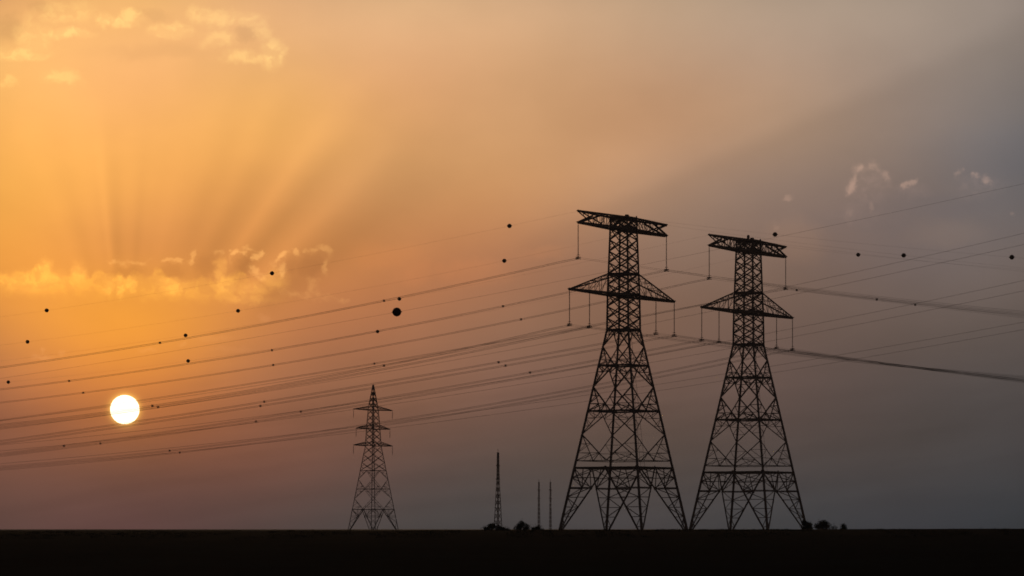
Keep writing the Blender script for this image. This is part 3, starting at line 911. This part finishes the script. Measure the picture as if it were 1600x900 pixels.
if not CALIB:
    for pyl, a, z, left, right, sp, lab in PH:
        w = Wire(arm_point(pyl, a, z), left, right)
        build_bundle(w, -265, 330, WIRE_R, 0.36, lab, GW, sp)
    P3 = Vector(((620 - 800) / F * 520.0, 520.0, 0))
    for off, pts, lab in TH:
        p0 = P3 + AX * off
        w = Wire((p0.x, p0.y, 0), pts, [], free=True)
        build_bundle(w, -150, 130, THIRD_R, 0.4, lab, G3, (), many=2, seg_n=60)
    # earth wires and their balls
    zt = ZT_U + 0.1
    EW = [
     (arm_point(1, -HALF_U, zt), [(796, 353), (425, 427), (73, 485)], [(1211, 360), (1581, 405)],
      'thin earth wire from the top left tip of the nearer big pylon',
      [(796, 'dark marker ball in open sky, upper of two left of the nearer pylon head'),
       (425, 'dark marker ball on the swirls at the right end of the bright cloud bank'),
       (73, 'dark marker ball just below the left part of the bright cloud bank'),
       (1211, 'dark marker ball right above the head of the right big pylon'),
       (1581, 'dark marker ball close to the right picture edge')]),
     (arm_point(1, HALF_U, zt), [(788, 407), (372, 486), (43, 534)], [(1412, 399)],
      'thin earth wire from the top right tip of the nearer big pylon',
      [(788, 'dark marker ball, the lower of two left of the nearer pylon head'),
       (372, 'dark marker ball under the cloud swirls, just above the topmost wires'),
       (43, 'dark marker ball near the left edge, middle of three in a slanting row'),
       (1412, 'dark marker ball right of the right pylon head, right one of a level two')]),
     (arm_point(2, -HALF_U, zt), [(624, 467), (290, 524)], [(1700, 434)],
      'thin earth wire from the top left tip of the right big pylon',
      [(624, 'small marker ball just above the large black ball'),
       (290, 'dark marker ball touching the topmost wires above and right of the sun')]),
     (arm_point(2, HALF_U, zt), [(590, 518), (294, 564), (13, 597)], [(1341, 398)],
      'thin earth wire from the top right tip of the right big pylon',
      [(590, 'small marker ball lower left of the large black ball'),
       (294, 'dark marker ball upper right of the sun, below the topmost wires'),
       (13, 'dark marker ball nearest the left edge, lowest of three in a slanting row'),
       (1341, 'dark marker ball right of the right pylon head, the left one of a level two')]),
    ]
    for P0, left, right, lab, balls in EW:
        w = Wire(P0, left, right)
        bm = bmesh.new(); base = Vector(P0)
        tube(bm, [p - base for p in w.pts(-265, 330, 90)], 0.012, 5)
        o = link('earth_wire', bm, ALU); o.location = base
        tag(o, lab, 'earth wire', 'thin earth wires along the top of the lines')
        for px, bl in balls:
            marker_ball(w.at(w.s_at(px)), 0.62 if px not in (624, 590) else 0.58, bl)
    w = Wire((P3.x, P3.y, 0), [(1600, 290), (1440, 322), (1220, 364), (620, 489), (330, 541), (0, 590)], [], free=True)
    bm = bmesh.new(); base = w.at(-150)
    tube(bm, [p - base for p in w.pts(-150, 130, 60)], 0.013, 5)
    o = link('earth_wire', bm, ALU); o.location = base
    tag(o, 'thin earth wire carrying the large black ball, rising to the right edge', 'earth wire', 'thin earth wires along the top of the lines')
    marker_ball(w.at(w.s_at(620)), 0.70, 'large black marker ball, by far the biggest, left of the pylons')

# ------------------------------------------------------------------ shrubs on the crest
def shrub(px, width_px, top_px, D, label, skew=0.0, seed=1):
    k = D / F; x0 = (px - 800) * k; z0 = ground_z(x0, D)
    H = EYE + (HZ - top_px) * k - z0; hwid = width_px * k / 2
    root = empty('shrub', (x0, D, z0))
    rnd = random.Random(seed)
    bm = bmesh.new()
    lobes = []
    for i in range(9):
        lx = rnd.uniform(-0.75, 0.75)
        prof = 1 - 0.55 * abs(lx) - skew * lx * 0.9
        lz = rnd.uniform(0.2, 0.78) * max(0.25, prof)
        lobes.append((lx * hwid, rnd.uniform(-0.5, 0.5) * hwid, lz * H, rnd.uniform(0.2, 0.36)))
    lobes.append((-skew * hwid * 0.5, 0, H * 0.74, 0.28))
    for lx, ly, lz, lr in lobes:
        for _ in range(300):
            v = Vector((rnd.gauss(0, 1), rnd.gauss(0, 1), rnd.gauss(0, 1))).normalized() * (rnd.random() ** 0.4)
            c = Vector((lx, ly, lz)) + Vector((v.x * hwid * lr * 1.3, v.y * hwid * lr, v.z * H * lr))
            if c.z < 0: c.z = -c.z * 0.5
            s = rnd.uniform(0.04, 0.09); c += Vector((rnd.gauss(0, 1), rnd.gauss(0, 1), abs(rnd.gauss(0, 1)))) * (0.16 * (rnd.random() < 0.12)); a = Vector((rnd.gauss(0, 1), rnd.gauss(0, 1), rnd.gauss(0, 1))).normalized(); b, d = frame_of(a)
            bm.faces.new([bm.verts.new(c + b * s), bm.verts.new(c + d * s * 0.6), bm.verts.new(c - b * s), bm.verts.new(c - d * s * 0.6)])
    link('foliage', bm, LEAF, root)
    bm = bmesh.new()
    for lx, ly, lz, lr in lobes[:6]:
        m = Vector((lx * 0.4, ly * 0.4, lz * 0.5))
        tube(bm, [(0, 0, -0.05), m, (lx, ly, lz)], lambda i: (0.05, 0.035, 0.015)[i], 5)
    link('stem', bm, BARK, root)
    tag(root, label, 'shrub', 'dark shrubs on the horizon')
if not CALIB:
    shrub(768, 30, 818, 420, 'low ragged dark shrub at the foot of the slender mast, leftmost of the row', -0.1, 11)
    shrub(787, 20, 824, 420, 'very low dark shrub just right of the foot of the slender mast', 0.2, 12)
    shrub(816, 24, 813.5, 420, 'rounded dark shrub, tallest between the slender mast and the thin masts', 0.15, 13)
    shrub(840, 20, 822.5, 420, 'low dark shrub under the left one of the two thin masts', 0.1, 14)
    shrub(1257, 26, 812.5, 420, 'dark shrub covering the right foot of the right big pylon', 0.1, 15)
    shrub(1293, 42, 813, 420, 'wide dark shrub sloping to the right, on the horizon beyond the right pylon', 0.55, 16)
    shrub(1318, 8, 820, 420, 'tiny dark shrub farthest right on the horizon', 0.0, 17)

# ------------------------------------------------------------------ evening haze
HAZE_D = 0.00021
def make_haze():
    m = bpy.data.materials.new('evening_haze'); m.use_nodes = True
    nt = m.node_tree; nt.nodes.clear()
    v = nt.nodes.new('ShaderNodeVolumePrincipled')
    v.inputs['Color'].default_value = (0.95, 0.90, 0.88, 1)
    v.inputs['Density'].default_value = HAZE_D
    v.inputs['Anisotropy'].default_value = 0.0
    out = nt.nodes.new('ShaderNodeOutputMaterial'); nt.links.new(v.outputs[0], out.inputs['Volume'])
    bm = bmesh.new()
    x0, x1, y0, y1, z0, z1 = -1500, 1500, -200, 3000, -1.2, 100
    vs = [bm.verts.new((x, y, z)) for x in (x0, x1) for y in (y0, y1) for z in (z0, z1)]
    for f in ((0, 1, 3, 2), (4, 6, 7, 5), (0, 4, 5, 1), (2, 3, 7, 6), (0, 2, 6, 4), (1, 5, 7, 3)):
        bm.faces.new([vs[i] for i in f])
    bmesh.ops.recalc_face_normals(bm, faces=bm.faces)
    o = link('haze', bm, m)
    tag(o, 'thin evening haze over the farmland', None, kind='stuff')
make_haze()
